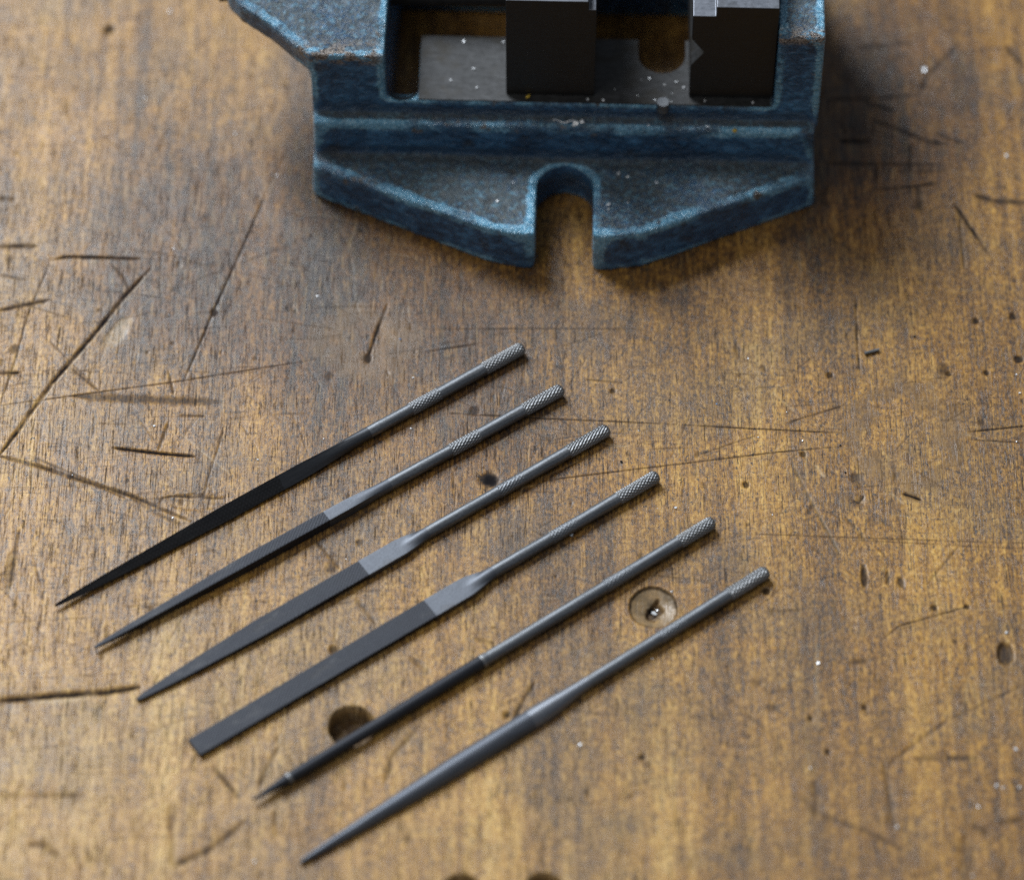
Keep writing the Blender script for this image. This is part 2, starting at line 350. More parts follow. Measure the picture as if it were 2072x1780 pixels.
# top right
for pts, wd, dk in [([(1763, 240), (1820, 262), (1878, 285), (1920, 292)], 1.0, .75), ([(1747, 205), (1811, 224)], .9, .65), ([(1667, 202), (1750, 200), (1862, 192)], .8, .55),
        ([(1699, 285), (1763, 285)], 1.1, .75), ([(1667, 330), (1780, 331), (1913, 333)], .9, .5), ([(1766, 384), (1850, 377), (1900, 369)], .8, .7),
        ([(1930, 410), (1960, 455), (2000, 513)], .8, .75), ([(1862, 186), (1880, 150), (1942, 87)], .8, .6), ([(2035, 93), (2076, 138)], 1.1, .6),
        ([(1974, 394), (2010, 406), (2076, 410)], 1.2, .65), ([(1843, 290), (1843, 346)], .7, .6), ([(1858, 375), (1860, 430)], 1.4, .5), ([(1940, 430), (1952, 545)], .5, .5),
        ([(1894, 269), (1955, 292)], .8, .5), ([(1775, 335), (1772, 370)], 1.2, .5), ([(1740, 95), (1850, 85)], 1.2, .5), ([(1800, 125), (1840, 105)], 1.0, .5), ([(1820, 345), (1920, 345)], .8, .4)]:
    scratch(pts, wd, .15, dk, stain=dk*.6)
blob(1725, 150, 6, 12, 0, 0, .35, soft=1.2); blob(1715, 330, 7, 8, 0, 0, .30, soft=1.2)
# lower right
for pts, wd, dk in [([(1651, 1641), (1740, 1675), (1828, 1717)], 1.0, .38), ([(1789, 1540), (1800, 1610), (1809, 1681)], .9, .3), ([(1796, 1549), (1850, 1505), (1917, 1457)], .7, .28),
        ([(1917, 1457), (2000, 1418), (2076, 1384)], .35, .3), ([(1786, 1293), (1819, 1266), (1957, 1227)], .32, .55), ([(1850, 1533), (1980, 1533)], .9, .45),
        ([(1955, 1690), (1960, 1790)], 2.4, .22), ([(1650, 1580), (1652, 1650)], 1.6, .25), ([(1965, 1668), (2000, 1685)], 1.1, .55), ([(2020, 1665), (2076, 1655)], .7, .5), ([(1715, 1340), (1760, 1335)], 1.0, .45)]:
    scratch(pts, wd, .15, dk, stain=dk*.4)
scratch([(1625, 1240), (1632, 1380), (1640, 1500), (1660, 1790)], 5.5, 0, 0, stain=.42, taper=False)
scratch([(1590, 500), (1592, 560), (1596, 640)], 2.2, 0, .15, stain=.4); scratch([(1595, 640), (1612, 1240)], 1.6, 0, 0, stain=.25, taper=False)
scratch([(1652, 1300), (1655, 1480)], .6, 0, 0, .3)
# lower left
scratch([(-6, 1416), (60, 1411), (130, 1405), (210, 1400), (287, 1389)], 1.0, .55, .95, rough=.35)
scratch([(60, 1418), (130, 1416), (200, 1406)], .9, -.03, 0, .5)
for pts, wd, dk in [([(352, 1751), (423, 1718), (502, 1656)], 1.2, .55), ([(430, 1549), (489, 1617)], .9, .5), ([(567, 1506), (545, 1545), (524, 1591)], .9, .5),
        ([(0, 1610), (180, 1608)], .9, .35), ([(345, 1620), (350, 1750)], 1.2, .3), ([(52, 1708), (90, 1706), (120, 1731)], 1.0, .4), ([(848, 1471), (792, 1531), (778, 1587)], 1.0, .5),
        ([(1082, 1380), (1066, 1405), (1048, 1436), (1030, 1480)], .9, .6), ([(40, 1070), (32, 1110), (20, 1190)], .7, .55), ([(555, 1640), (560, 1690)], .8, .45), ([(960, 1290), (1000, 1300)], .7, .4),
        ([(640, 1095), (690, 1150)], .6, .35), ([(720, 1210), (760, 1260)], .7, .35), ([(830, 1330), (870, 1360)], .8, .3)]:
    scratch(pts, wd, .15, dk)
# oval dent, red-brown bruise, charred spot, filler patches
blob(388, 1014, 8.5, 2.3, .22, 0, .12); scratch([(324, 1018), (325, 1008), (345, 1003), (400, 1004), (452, 1008)], .5, .1, .55)
blob(990, 972, 2.0, 2.2, .35, 1.0, 1.0, soft=.6)
blob(20, 1160, 1.0, 6, .1, .2, .3)
def patch(x, y, rx, ry, k, inner=0):
    c = P(x, y)[:2]; m = max(rx, ry)*1.5; sy, sx = win(c[0]-m, c[0]+m, c[1]-m, c[1]+m)
    gx, gy = np.meshgrid(xs[sx]-c[0], ys[sy]-c[1]); r = np.hypot(gx/rx, gy/ry)+(BREAK[sy, sx]-.5)*.6+(JIT[sy, sx]-.5)*.3
    f = np.clip((1-r)/.22+.5, 0, 1)
    if inner: f *= np.clip((r-inner)/.16+.5, 0, 1)
    SMOOTH[sy, sx] = np.maximum(SMOOTH[sy, sx], f*k)
patch(738, 690, 14, 12, .55, .25); patch(1832, 880, 14.5, 17, .60, .68)
blob(238, 672, 2.2, 6.0, .15, 0, 0, .30, rot=-.5)
# random wear: fine knife lines, nicks, pits
for i in range(2000):
    x, y = RNG.uniform(X0, X1), RNG.uniform(Y0, Y1); L = RNG.gamma(1.6, 7)+2
    a = RNG.choice([RNG.normal(0, .18), RNG.normal(.55, .25), RNG.normal(-.7, .3), RNG.normal(1.5, .2)], p=[.42, .2, .18, .2])
    b = a+RNG.normal(0, .1); m = (x+math.cos(a)*L/2, y+math.sin(a)*L/2); e = (m[0]+math.cos(b)*L/2, m[1]+math.sin(b)*L/2)
    if RNG.random() < .2: scratch([(x, y), m, e], RNG.uniform(.16, .26), .03, 0, RNG.uniform(.15, .4), world=True, rough=.95)
    else: scratch([(x, y), m, e], RNG.uniform(.13, .26)*(1.6 if RNG.random() < .12 else 1), RNG.uniform(.02, .08), RNG.uniform(.10, .40), world=True, rough=.8)
for i in range(300):
    r = RNG.gamma(2.0, .16)+.15; blob(RNG.uniform(X0, X1), RNG.uniform(Y0, Y1), r, r*RNG.uniform(.6, 2.4), RNG.uniform(.03, .15), RNG.uniform(.15, .6), rot=RNG.uniform(-.5, .5), world=True, soft=.6)
for i in range(60):
    r = RNG.uniform(1.5, 5); blob(RNG.uniform(X0, X1), RNG.uniform(Y0, Y1), r, r*RNG.uniform(.6, 1.8), 0, 0, RNG.uniform(.15, .45), world=True, soft=1.0)
# oil-darkened and worn-pale regions of the old top
TONE = (vnoise(41, 70)-.5)*1.1
def tone(x, y, rx, ry, k):
    c = P(x, y)[:2]; gx, gy = np.meshgrid(xs-c[0], ys-c[1]); r = np.hypot(gx/rx, gy/ry)
    TONE[:] += k*np.exp(-r*r)*(.6+.8*BIG)
BIG = vnoise(43, 12, octv=4)
for a_ in [(640, 480, 45, 45, 1.2), (820, 640, 30, 20, .7), (420, 600, 40, 16, .5), (1780, 200, 28, 40, 1.5), (200, 200, 45, 40, .3), (1450, 620, 40, 22, .35), (980, 880, 40, 20, .4), (1240, 1180, 22, 18, .4),
           (150, 1650, 50, 40, -.9), (60, 900, 30, 45, -.5), (500, 1350, 45, 22, -.5), (1350, 1700, 40, 24, -.6), (1850, 1300, 28, 50, -.3), (1000, 1650, 40, 30, -.2), (1650, 870, 30, 30, -.1)]: tone(*a_)
# holes
hole(711, 1468, 5.5, 5.0, .55); hole(935, 1804, 4.6, 6.0, .6); hole(1101, 1804, 4.9, 6.0, .6)
c = P(1322, 1227)[:2]; sy, sx = win(c[0]-8, c[0]+8, c[1]-8, c[1]+8); gx, gy = np.meshgrid(xs[sx]-c[0], ys[sy]-c[1]); rr = np.hypot(gx, gy)+(JIT[sy, sx]-.5)*.5
f = np.clip((5.9-rr)/.35+.5, 0, 1); pit = np.clip((2.4-np.hypot(gx*1.1, gy)-(JIT[sy, sx]-.5)*3.0)/.5+.5, 0, 1)
H[sy, sx] -= f*(.6+np.clip(5.9-rr, 0, 4)*.30)+pit*1.1
DIRT[sy, sx] = np.maximum(DIRT[sy, sx]*(1-f), np.exp(-((rr-5.9)/.3)**2)*.6+pit*.5+f*np.clip(JIT[sy, sx]-.5, 0, 1)*1.6); PALE[sy, sx] = np.maximum(PALE[sy, sx]*(1-f), f*(1-pit)*.28*(.5+JIT[sy, sx]))
SMOOTH[sy, sx] = np.maximum(SMOOTH[sy, sx], f*.6); STAIN[sy, sx] *= (1-f)
c = P(2034, 1322)[:2]; blob(2034, 1322, 1.9, 2.9, .9, .62, .5, soft=.25)

gx, gy = np.meshgrid(xs, ys)
co = np.stack([gx*MM, gy*MM, H*MM], -1).reshape(-1, 3).astype(np.float32)
i = (np.arange(NY-1)[:, None]*NX+np.arange(NX-1)[None, :]).reshape(-1)
quads = np.stack([i, i+1, i+NX+1, i+NX], -1).astype(np.int32)
# the bench goes on beyond the worked area: a coarse surround joined to the border, and a real thickness
bx, by, zt = 620.0, 520.0, float(np.median(H))
ring_i = np.concatenate([np.arange(NX), np.arange(1, NY)*NX+NX-1, (NY-1)*NX+np.arange(NX-2, -1, -1), np.arange(NY-2, 0, -1)*NX]).astype(np.int32)
rv = co[ring_i].astype(np.float64)/MM; kx = np.abs(rv[:, 0])/152.0; ky = np.abs(rv[:, 1]-(Y0+Y1)/2)/((Y1-Y0)/2)
s = np.maximum(kx, ky)
outer = np.stack([rv[:, 0]/s/152*bx, (rv[:, 1]-10)/s/150*by+10, np.full(len(rv), zt)], -1)
low = outer.copy(); low[:, 2] = -45
nv, nr = len(co), len(ring_i)
co = np.concatenate([co, (outer*MM).astype(np.float32), (low*MM).astype(np.float32)])
k = np.arange(nr); k2 = (k+1) % nr
q1 = np.stack([ring_i[k], nv+k, nv+k2, ring_i[k2]], -1); q2 = np.stack([nv+k, nv+nr+k, nv+nr+k2, nv+k2], -1)
allq = np.concatenate([quads, q1, q2]).astype(np.int32)
me = bpy.data.meshes.new('bench_top')
me.vertices.add(len(co)); me.vertices.foreach_set('co', co.reshape(-1))
me.loops.add(allq.size); me.loops.foreach_set('vertex_index', allq.reshape(-1))
me.polygons.add(len(allq)); me.polygons.foreach_set('loop_start', np.arange(0, allq.size, 4, dtype=np.int32))
me.polygons.foreach_set('use_smooth', np.ones(len(allq), bool))
at = me.attributes.new('wear', 'FLOAT_COLOR', 'POINT')
colr = np.zeros((len(co), 4), np.float32)
colr[:nv] = np.stack([DIRT.reshape(-1), PALE.reshape(-1), SMOOTH.reshape(-1), STAIN.reshape(-1)], -1)
at.data.foreach_set('color', np.clip(colr, 0, 1).reshape(-1))
tn = np.zeros(len(co), np.float32); tn[:nv] = TONE.reshape(-1)
me.attributes.new('tone', 'FLOAT', 'POINT').data.foreach_set('value', tn)
me.update(); me.validate(); me.materials.append(M_WOOD)
bench = bpy.data.objects.new('bench_top', me); COL.objects.link(bench)
tag(bench, 'scratched brown wooden workbench top with knife cuts, dents and drilled holes', 'workbench', kind='structure')
def zat(x, y):
    ix = min(NX-1, int(np.searchsorted(xs, x))); iy = min(NY-1, int(np.searchsorted(ys, y)))
    return float(H[iy, ix])
BZ = float(np.percentile(H, 85))

# ------------------------------------------------------------------ vise
A, B = P(632, 395), P(1647, 417)
VU = (B-A)/np.linalg.norm(B-A); VV = np.array([-VU[1], VU[0], 0]); VO = (A+B)/2
vise = empty('machine_vise', (VO[0]*MM, VO[1]*MM, BZ*MM), math.atan2(VU[1], VU[0]))
tag(vise, 'blue painted cast iron machine vise with slotted mounting lug and dark steel jaws', 'vise')

def prism(bm, outer, holes, z0, z1, ztop=None, draft=0.0):
    """closed extrusion of a plan outline with holes, mm"""
    tmp = bmesh.new(); edges = []
    for lp in [outer]+holes:
        vs = [tmp.verts.new((x, y, z0)) for x, y in lp]
        edges += [tmp.edges.new((vs[i], vs[(i+1) % len(vs)])) for i in range(len(vs))]
    bmesh.ops.triangle_fill(tmp, edges=edges, use_beauty=True, normal=(0, 0, 1))
    r = bmesh.ops.extrude_face_region(tmp, geom=tmp.faces[:])
    for v in [g for g in r['geom'] if isinstance(g, bmesh.types.BMVert)]:
        v.co.z = ztop(v.co.x, v.co.y) if ztop else z1
        if draft:
            v.co.x *= 1-draft
    bmesh.ops.recalc_face_normals(tmp, faces=tmp.faces[:])
    m = bpy.data.meshes.new('tmp'); tmp.to_mesh(m); tmp.free(); bm.from_mesh(m); bpy.data.meshes.remove(m)
def arc(cx, cy, r, a0, a1, n=12):
    return [(cx+r*math.cos(math.radians(a0+(a1-a0)*k/n)), cy+r*math.sin(math.radians(a0+(a1-a0)*k/n))) for k in range(n+1)]
def profile(name, pts, v0, v1, mats, bevel, up_mat=1):
    """a bar with its section in (u, z) run along v; level faces take the second material"""
    tmp = bmesh.new(); a = [tmp.verts.new((x*MM, v0*MM, z*MM)) for x, z in pts]
    f = tmp.faces.new(a); r = bmesh.ops.extrude_face_region(tmp, geom=[f])
    bmesh.ops.translate(tmp, verts=[g for g in r['geom'] if isinstance(g, bmesh.types.BMVert)], vec=(0, (v1-v0)*MM, 0))
    bmesh.ops.recalc_face_normals(tmp, faces=tmp.faces[:])
    bmesh.ops.bevel(tmp, geom=tmp.edges[:], offset=bevel*MM, segments=2, profile=.5, affect='EDGES', clamp_overlap=True)
    tmp.normal_update()
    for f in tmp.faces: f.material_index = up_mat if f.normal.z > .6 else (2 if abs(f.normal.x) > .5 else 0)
    m = bpy.data.meshes.new(name); tmp.to_mesh(m); tmp.free()
    for x in mats: m.materials.append(x)
    o = bpy.data.objects.new(name, m); COL.objects.link(o); o.parent = vise; return o

bm = bmesh.new()
front = [(-66.6, 0), (-19.5, -21.4), (-11.7, -23.2), (-6.9, -23.4), (-6.9, -5.3)]+arc(.6, -5.3, 7.5, 180, 0, 14)[1:-1]+[(8.1, -5.3), (8.1, -22.9), (10.4, -23.7), (21.3, -21.9), (66.6, 0)]
back = [(x, 80-y) for x, y in reversed(front)]
opening = [(-46, 15), (48, 15), (48, 66), (-46, 66)]
prism(bm, front+back, [opening], 0, 13, ztop=lambda x, y: 12.4+2.2*max(0, min(1, (abs(y-40)-40)/23)), draft=.010)
prism(bm, [(-66, 4.2), (65.6, 4.2), (65.6, 75.8), (-66, 75.8)], [opening], 11, 25, draft=.004)
slot = [(-38.4, 12.0)]+arc(-42.4, 12.2, 4, 0, -180, 10)[1:]
inner = slot+[(-46.4, 67.8)]+arc(-42.4, 67.8, 4, 180, 0, 10)[1:]+[(-38.4, 64), (50, 64), (50, 29.6), (32.4, 29.6)]+arc(25.2, 25.2, 7.2, 0, -180, 12)+[(18.0, 29.6), (-38.4, 29.6)]
prism(bm, [(-65.6, 8), (65.2, 8), (65.2, 72), (-65.6, 72)], [inner], 22, 30)
prism(bm, [(-66, 8), (-46.6, 8), (-46.6, 72), (-66, 72)], [], 22, 47)
prism(bm, [(-58, 8), (-66, 8.2), (-70, 11.6), (-76.4, 18.3), (-85, 25), (-89, 30), (-89, 50), (-85, 55), (-76.4, 61.7), (-66, 71.8), (-58, 72)], [], 40.0, 47)
prism(bm, [(-58, 12), (-65.5, 14), (-74, 36), (-74, 44), (-65.5, 66), (-58, 68)], [], 26, 43)
prism(bm, [(54.4, 8), (66.3, 8), (66.3, 72), (54.4, 72)], [], 22, 57.5)
bmesh.ops.scale(bm, vec=(MM, MM, MM), verts=bm.verts[:])
cm = bpy.data.meshes.new('casting_raw'); bm.to_mesh(cm); bm.free()
co_ = bpy.data.objects.new('casting_raw', cm); COL.objects.link(co_)
md = co_.modifiers.new('r', 'REMESH'); md.mode = 'VOXEL'; md.voxel_size = .00068; md.use_smooth_shade = True
md = co_.modifiers.new('s', 'SMOOTH'); md.factor = .5; md.iterations = 8
dg = bpy.context.evaluated_depsgraph_get(); dg.update()
body_me = bpy.data.meshes.new_from_object(co_.evaluated_get(dg)); body_me.name = 'casting'
bpy.data.objects.remove(co_, do_unlink=True)
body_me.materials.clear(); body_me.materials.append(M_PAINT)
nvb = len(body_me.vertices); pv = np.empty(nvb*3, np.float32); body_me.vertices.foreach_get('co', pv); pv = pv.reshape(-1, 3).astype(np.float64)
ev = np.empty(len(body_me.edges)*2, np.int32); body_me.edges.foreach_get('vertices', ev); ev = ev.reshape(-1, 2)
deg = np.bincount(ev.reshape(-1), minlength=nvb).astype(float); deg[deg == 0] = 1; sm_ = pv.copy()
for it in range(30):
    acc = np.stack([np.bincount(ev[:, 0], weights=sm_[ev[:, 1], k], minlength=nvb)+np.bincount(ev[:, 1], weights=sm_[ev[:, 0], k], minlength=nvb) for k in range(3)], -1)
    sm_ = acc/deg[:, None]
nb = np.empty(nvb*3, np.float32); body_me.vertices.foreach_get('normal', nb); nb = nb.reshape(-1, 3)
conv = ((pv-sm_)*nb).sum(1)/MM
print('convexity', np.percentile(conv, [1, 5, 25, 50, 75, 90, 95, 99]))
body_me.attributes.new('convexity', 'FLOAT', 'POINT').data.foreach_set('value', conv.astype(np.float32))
body_me.polygons.foreach_set('use_smooth', [True]*len(body_me.polygons))
body = bpy.data.objects.new('casting', body_me); COL.objects.link(body); body.parent = vise

def plate(name, outer, z0, z1, mat, holes=[]):
    tmp = bmesh.new(); prism(tmp, outer, holes, z0, z1); bmesh.ops.scale(tmp, vec=(MM, MM, MM), verts=tmp.verts[:])
    m = bpy.data.meshes.new(name); tmp.to_mesh(m); tmp.free(); m.materials.append(mat)
    o = bpy.data.objects.new(name, m); COL.objects.link(o); o.parent = vise; return o
rail = [(-38.2, 8.35), (54.0, 8.35), (54.0, 30.5), (31.4, 30.5)]+arc(25.2, 25.2, 6.2, 0, -180, 14)+[(19.0, 30.5), (-38.2, 30.5)]
plate('bed_rail', rail, 29.2, 30.25, M_RAIL)
plate('bed_rail', [(-38.2, 63.4), (54.0, 63.4), (54.0, 71.65), (-38.2, 71.65)], 29.2, 30.25, M_RAIL)
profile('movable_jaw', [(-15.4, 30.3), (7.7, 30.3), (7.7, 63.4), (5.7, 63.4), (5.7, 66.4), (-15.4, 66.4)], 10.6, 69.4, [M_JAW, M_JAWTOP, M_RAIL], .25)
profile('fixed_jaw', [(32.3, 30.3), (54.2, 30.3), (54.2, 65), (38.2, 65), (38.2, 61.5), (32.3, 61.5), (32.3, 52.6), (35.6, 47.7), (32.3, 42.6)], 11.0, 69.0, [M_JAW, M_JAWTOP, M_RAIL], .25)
def tube(name, p0, p1, r0, r1, mat, parent, n=20, loc=True):
    p0, p1 = Vector(p0), Vector(p1); d = (p1-p0).normalized(); a = d.orthogonal().normalized(); b = d.cross(a)
    vs, fs = [], []
    for p, r in ((p0, r0), (p1, r1)):
        for k in range(n): vs.append((p+(a*math.cos(2*math.pi*k/n)+b*math.sin(2*math.pi*k/n))*r)*MM)
    for k in range(n): fs.append((k, (k+1) % n, n+(k+1) % n, n+k))
    fs += [tuple(reversed(range(n))), tuple(range(n, 2*n))]
    o = mesh_obj(name, vs, fs, mat, parent, smooth=False); return o
tube('lead_screw', (-92, 40, 38), (-15, 40, 38), 4.5, 4.5, M_RAIL, vise)
tube('stop_pin', (25.6, 8.7, 27.9), (25.6, 8.7, 30.75), 1.8, 1.6, M_SHANK, vise)

# ------------------------------------------------------------------ needle files
NS = 48
TH = [2*math.pi*k/NS for k in range(NS)]
def ray_poly(poly, a):
    """distance from the middle to a convex outline along angle a"""
    dx, dy = math.cos(a), math.sin(a); best = 1e9
    for i in range(len(poly)):
        (x1, y1), (x2, y2) = poly[i], poly[(i+1) % len(poly)]
        ex, ey = x2-x1, y2-y1; den = dx*ey-dy*ex
        if abs(den) < 1e-9: continue
        s = (x1*ey-y1*ex)/den; u = (x1*dy-y1*dx)/den
        if s > 0 and -1e-6 <= u <= 1+1e-6: best = min(best, s)
    return best
def snap(poly):
    """outline as NS points, with the nearest points moved onto the corners"""
    pts = [(ray_poly(poly, a)*math.cos(a), ray_poly(poly, a)*math.sin(a)) for a in TH]
    for cx, cy in poly:
        k = min(range(NS), key=lambda i: abs((TH[i]-math.atan2(cy, cx)+math.pi) % (2*math.pi)-math.pi)); pts[k] = (cx*.985, cy*.985)
    return pts
def sec_round(r): return [(r*math.cos(a), r*math.sin(a)) for a in TH]
def sec_rect(w, h): return snap([(w/2, h/2), (-w/2, h/2), (-w/2, -h/2), (w/2, -h/2)])
def sec_tri(a, roll):
    R = a/math.sqrt(3); return snap([(R*math.cos(math.radians(90+roll+120*k)), R*math.sin(math.radians(90+roll+120*k))) for k in range(3)])
def sec_half(w, h):
    n = 14; top = [(w/2*math.cos(math.pi*k/n), -h*.42+h*math.sin(math.pi*k/n)) for k in range(n+1)]
    pts = [(ray_poly(top, a)*math.cos(a), ray_poly(top, a)*math.sin(a)) for a in TH]
    for cx, cy in (top[0], top[-1]):
        k = min(range(NS), key=lambda i: abs((TH[i]-math.atan2(cy, cx)+math.pi) % (2*math.pi)-math.pi)); pts[k] = (cx*.985, cy*.985)
    return pts
def lerp(A, B, t): return [(a[0]+(b[0]-a[0])*t, a[1]+(b[1]-a[1])*t) for a, b in zip(A, B)]
def scl(A, k, kz=None): return [(a[0]*k, a[1]*(kz if kz is not None else k)) for a in A]
def ss(t): t = max(0, min(1, t)); return t*t*(3-2*t)

def loft(name, stations, mat, parent, sharp=40):
    """stations: (s mm, section) ; section x is across the file, y is up"""
    vs, fs = [], []
    for s, sec in stations:
        for (x, y) in sec: vs.append((s*MM, x*MM, y*MM))
    for i in range(len(stations)-1):
        for k in range(NS):
            a, b = i*NS+k, i*NS+(k+1) % NS; fs.append((a, b, b+NS, a+NS))
    fs += [tuple(reversed(range(NS))), tuple(range((len(stations)-1)*NS, len(stations)*NS))]
    o = mesh_obj(name, vs, [tuple(reversed(f)) for f in fs], mat, parent, smooth=True)
    bm = bmesh.new(); bm.from_mesh(o.data); bmesh.ops.recalc_face_normals(bm, faces=bm.faces[:])
    for e in bm.edges:
        if len(e.link_faces) == 2 and e.calc_face_angle(0) > math.radians(sharp): e.smooth = False
    bm.to_mesh(o.data); bm.free(); return o
def knurl(name, s0, s1, r, depth, pitch, hand, parent, round_end=False, bias=1.0, mat=None):
    na, nl = 156, int((s1-s0)/.11)+2; starts = 13
    vs, fs = [], []
    for i in range(nl):
        s = s0+(s1-s0)*i/(nl-1); e = min(s-s0, s1-s)
        for k in range(na):
            a = 2*math.pi*k/na
            p = (starts*a/(2*math.pi)+(s-s0)/pitch) % 1; q = (starts*a/(2*math.pi)-hand*(s-s0)/pitch) % 1
            g = min(abs(p-.5)*2, 1)*1.0; h = min(abs(q-.5)*2, 1)*bias+(1-bias)
            d = depth*(1-min(1, 1.2*min(g, h)))
            rr = r-d*min(1, (e+.25)/.5)
            if round_end: rr *= math.sqrt(max(.04, 1-max(0, 1-(s1-s)/1.2)**2*.55))
            vs.append((s*MM, rr*math.cos(a)*MM, rr*math.sin(a)*MM))
    for i in range(nl-1):
        for k in range(na):
            a, b = i*na+k, i*na+(k+1) % na; fs.append((a, a+na, b+na, b))
    fs += [tuple(range(na)), tuple(reversed(range((nl-1)*na, nl*na)))]
    return mesh_obj(name, vs, fs, mat or M_KNURL, parent, smooth=True)

RS, RK = 1.60, 1.78
def taper(L, t0, power=1.0, tipk=.12):
    return lambda s: tipk+(1-tipk)*min(1, s/(L*t0))**power if s < L*t0 else 1.0
FILES = []
def make_file(label, tip, end, kn, band, sh0, sh1, cut, section, tp, hand=1.0, bias=1.0, grip_end=True, bold=False, thick_shank=False, kz=.8, cutmat=True, blade=None):
    a, b = P(*tip, .6), P(*end, RK)
    L = float(np.linalg.norm((b-a)[:2]))
    rz = math.atan2(b[1]-a[1], b[0]-a[0])
    low_tip = -min(y for x, y in scl(section(0.0), tp(L, 0.0)))
    zl = min(low_tip, 1.2)
    # the file lies on its knurled end and on the deepest point of its blade
    zb = max((-min(y for x, y in scl(section(s), tp(L, s), tp(L, s)**kz))-0.0)-((s/L)*RK) for s in np.linspace(0, L*cut, 20))
    z0 = max((-min(y for x, y in scl(section(s), tp(L, s), tp(L, s)**kz))-(s/L)*RK)/(1-s/L) for s in np.linspace(0, L*cut, 20))
    root = empty('needle_file', (a[0]*MM, a[1]*MM, (BZ+z0+.02)*MM), rz, -math.atan2(RK-z0, L))
    tag(root, label, 'file', 'needle files laid side by side on the bench')
    st = []
    for s in np.linspace(0, L*cut, 40):
        k = tp(L, s); st.append((s, scl(section(s), k, k**kz)))
    loft('blade', st, blade or M_BLADE, root)
    full = section(L*cut); st = []
    for s in np.linspace(L*cut, L*sh1, 26):
        f = (s-L*sh0)/(L*(sh1-sh0)); st.append((s+.001, lerp(full, sec_round(RS), ss(f)) if f > 0 else full))
    loft('shoulder', st, M_SHOULDER if cutmat is True else (cutmat or M_SHANK), root)
    rb = RS*1.06 if thick_shank else RS
    st = [(L*sh1, sec_round(RS)), (L*band[0]-.3, sec_round(rb*.99)), (L*band[1]+.3, sec_round(rb*1.03)), (L*kn+.2, sec_round(rb*1.05))]
    loft('shank', st, M_SHANK, root)
    knurl('knurled_band', L*band[0], L*band[1], RK*(.985 if bold else .945), .22 if bold else .13, 1.3, hand, root, bias=bias, mat=M_KNURL if bold else M_SHANK)
    knurl('knurled_grip', L*kn, L, RK*1.02, .25, 1.3, hand, root, round_end=grip_end, bias=bias)
    return root, L
tri = lambda s: sec_tri(4.2, -11)
make_file('dark three-cornered needle file tapering to a point, outermost on the vise side', (112, 1228), (1058, 703), .912, (.751, .814), .50, .66, .468, tri, lambda L, s: (.16+.84*min(1, s/(L*.36))**.62), hand=1.0, thick_shank=False, bold=True, kz=1.0, cutmat=M_SHOULDER_DARK, blade=M_BLADE_DARK)
make_file('square needle file with grey ground shoulder, second from the vise', (192, 1313), (1137, 787), .913, (.752, .815), .52, .62, .485, lambda s: sec_rect(3.1, 3.1), lambda L, s: (.18+.82*min(1, s/(L*.32))**.65), hand=.6, bias=.75, bold=True, kz=1.0)
make_file('flat needle file with pointed tip and wide bright ground shoulder', (277, 1415), (1230, 868), .911, (.759, .813), .545, .605, .47, lambda s: sec_rect(5.0, 1.6), lambda L, s: (.13+.87*min(1, s/(L*.25))**.62), hand=.45, bias=.6, kz=.35)
make_file('wide flat parallel needle file with blunt square end', (393, 1514), (1330, 962), .910, (.760, .824), .57, .635, .498, lambda s: sec_rect(5.7, 1.55), lambda L, s: .94+.06*min(1, s/(L*.45)), hand=.9, kz=1.0, cutmat=True)
r5, L5 = make_file('round needle file with a pale ring near its tip, lying across the drilled hole', (512, 1622), (1443, 1055), .921, (.755, .814), .49, .50, .487, lambda s: sec_round(1.68), lambda L, s: (.16+.66*min(1, s/(L*.075)) if s < L*.075 else .84+.16*min(1, (s-L*.075)/(L*.3))), hand=1.0, kz=1.0, cutmat=False, blade=M_BLADE)
make_file('half-round needle file with domed back and shiny sloping shoulder, farthest from the vise', (607, 1745), (1552, 1155), .913, (.760, .820), .50, .605, .48, lambda s: sec_half(5.6, 3.0), lambda L, s: (.15+.85*min(1, s/(L*.32))**.62), hand=.5, bias=.7, kz=.8, blade=M_BLADE_PALE, cutmat=M_SHOULDER_BRIGHT)
def ring(s, r, wd):
    loft('pale_ring', [(s-wd, sec_round(r*.99)), (s-wd*.6, sec_round(r*1.04)), (s+wd*.6, sec_round(r*1.04)), (s+wd, sec_round(r*.99))], M_KNURL, r5)
ring(L5*.075, 1.41, .5); ring(L5*.487, 1.68, .5)

# ------------------------------------------------------------------ swarf
def chip_mesh(name, seed, mat, el=1.0):
    r = random.Random(seed); bm = bmesh.new(); bmesh.ops.create_icosphere(bm, subdivisions=1, radius=.5)
    for v in bm.verts: v.co = Vector((v.co.x*el*r.uniform(.6, 1.2), v.co.y*r.uniform(.5, 1.2), v.co.z*r.uniform(.3, .9)))
    m = bpy.data.meshes.new(name); bm.to_mesh(m); bm.free(); m.materials.append(mat); return m
BRIGHT = [chip_mesh('metal_chip', k, M_CHIP, 1.5 if k % 3 == 0 else 1.0) for k in range(5)]
def place(name, m, x, y, size, z, label, cat, group, rz=None):
    p = P(x, y, z); o = bpy.data.objects.new(name, m); COL.objects.link(o)
    zz = z if z > 1 else zat(p[0], p[1])
    size *= .8; o.location = (p[0]*MM, p[1]*MM, (zz+size*.2)*MM); s = size*MM; o.scale = (s, s, s)
    o.rotation_euler = (random.uniform(-.3, .3), random.uniform(-.3, .3), random.uniform(0, 6.3) if rz is None else rz)
    return tag(o, label, cat, group)
LB, GB = 'tiny bright metal chip lying loose on the wooden bench top', 'bright metal chips scattered on the bench'
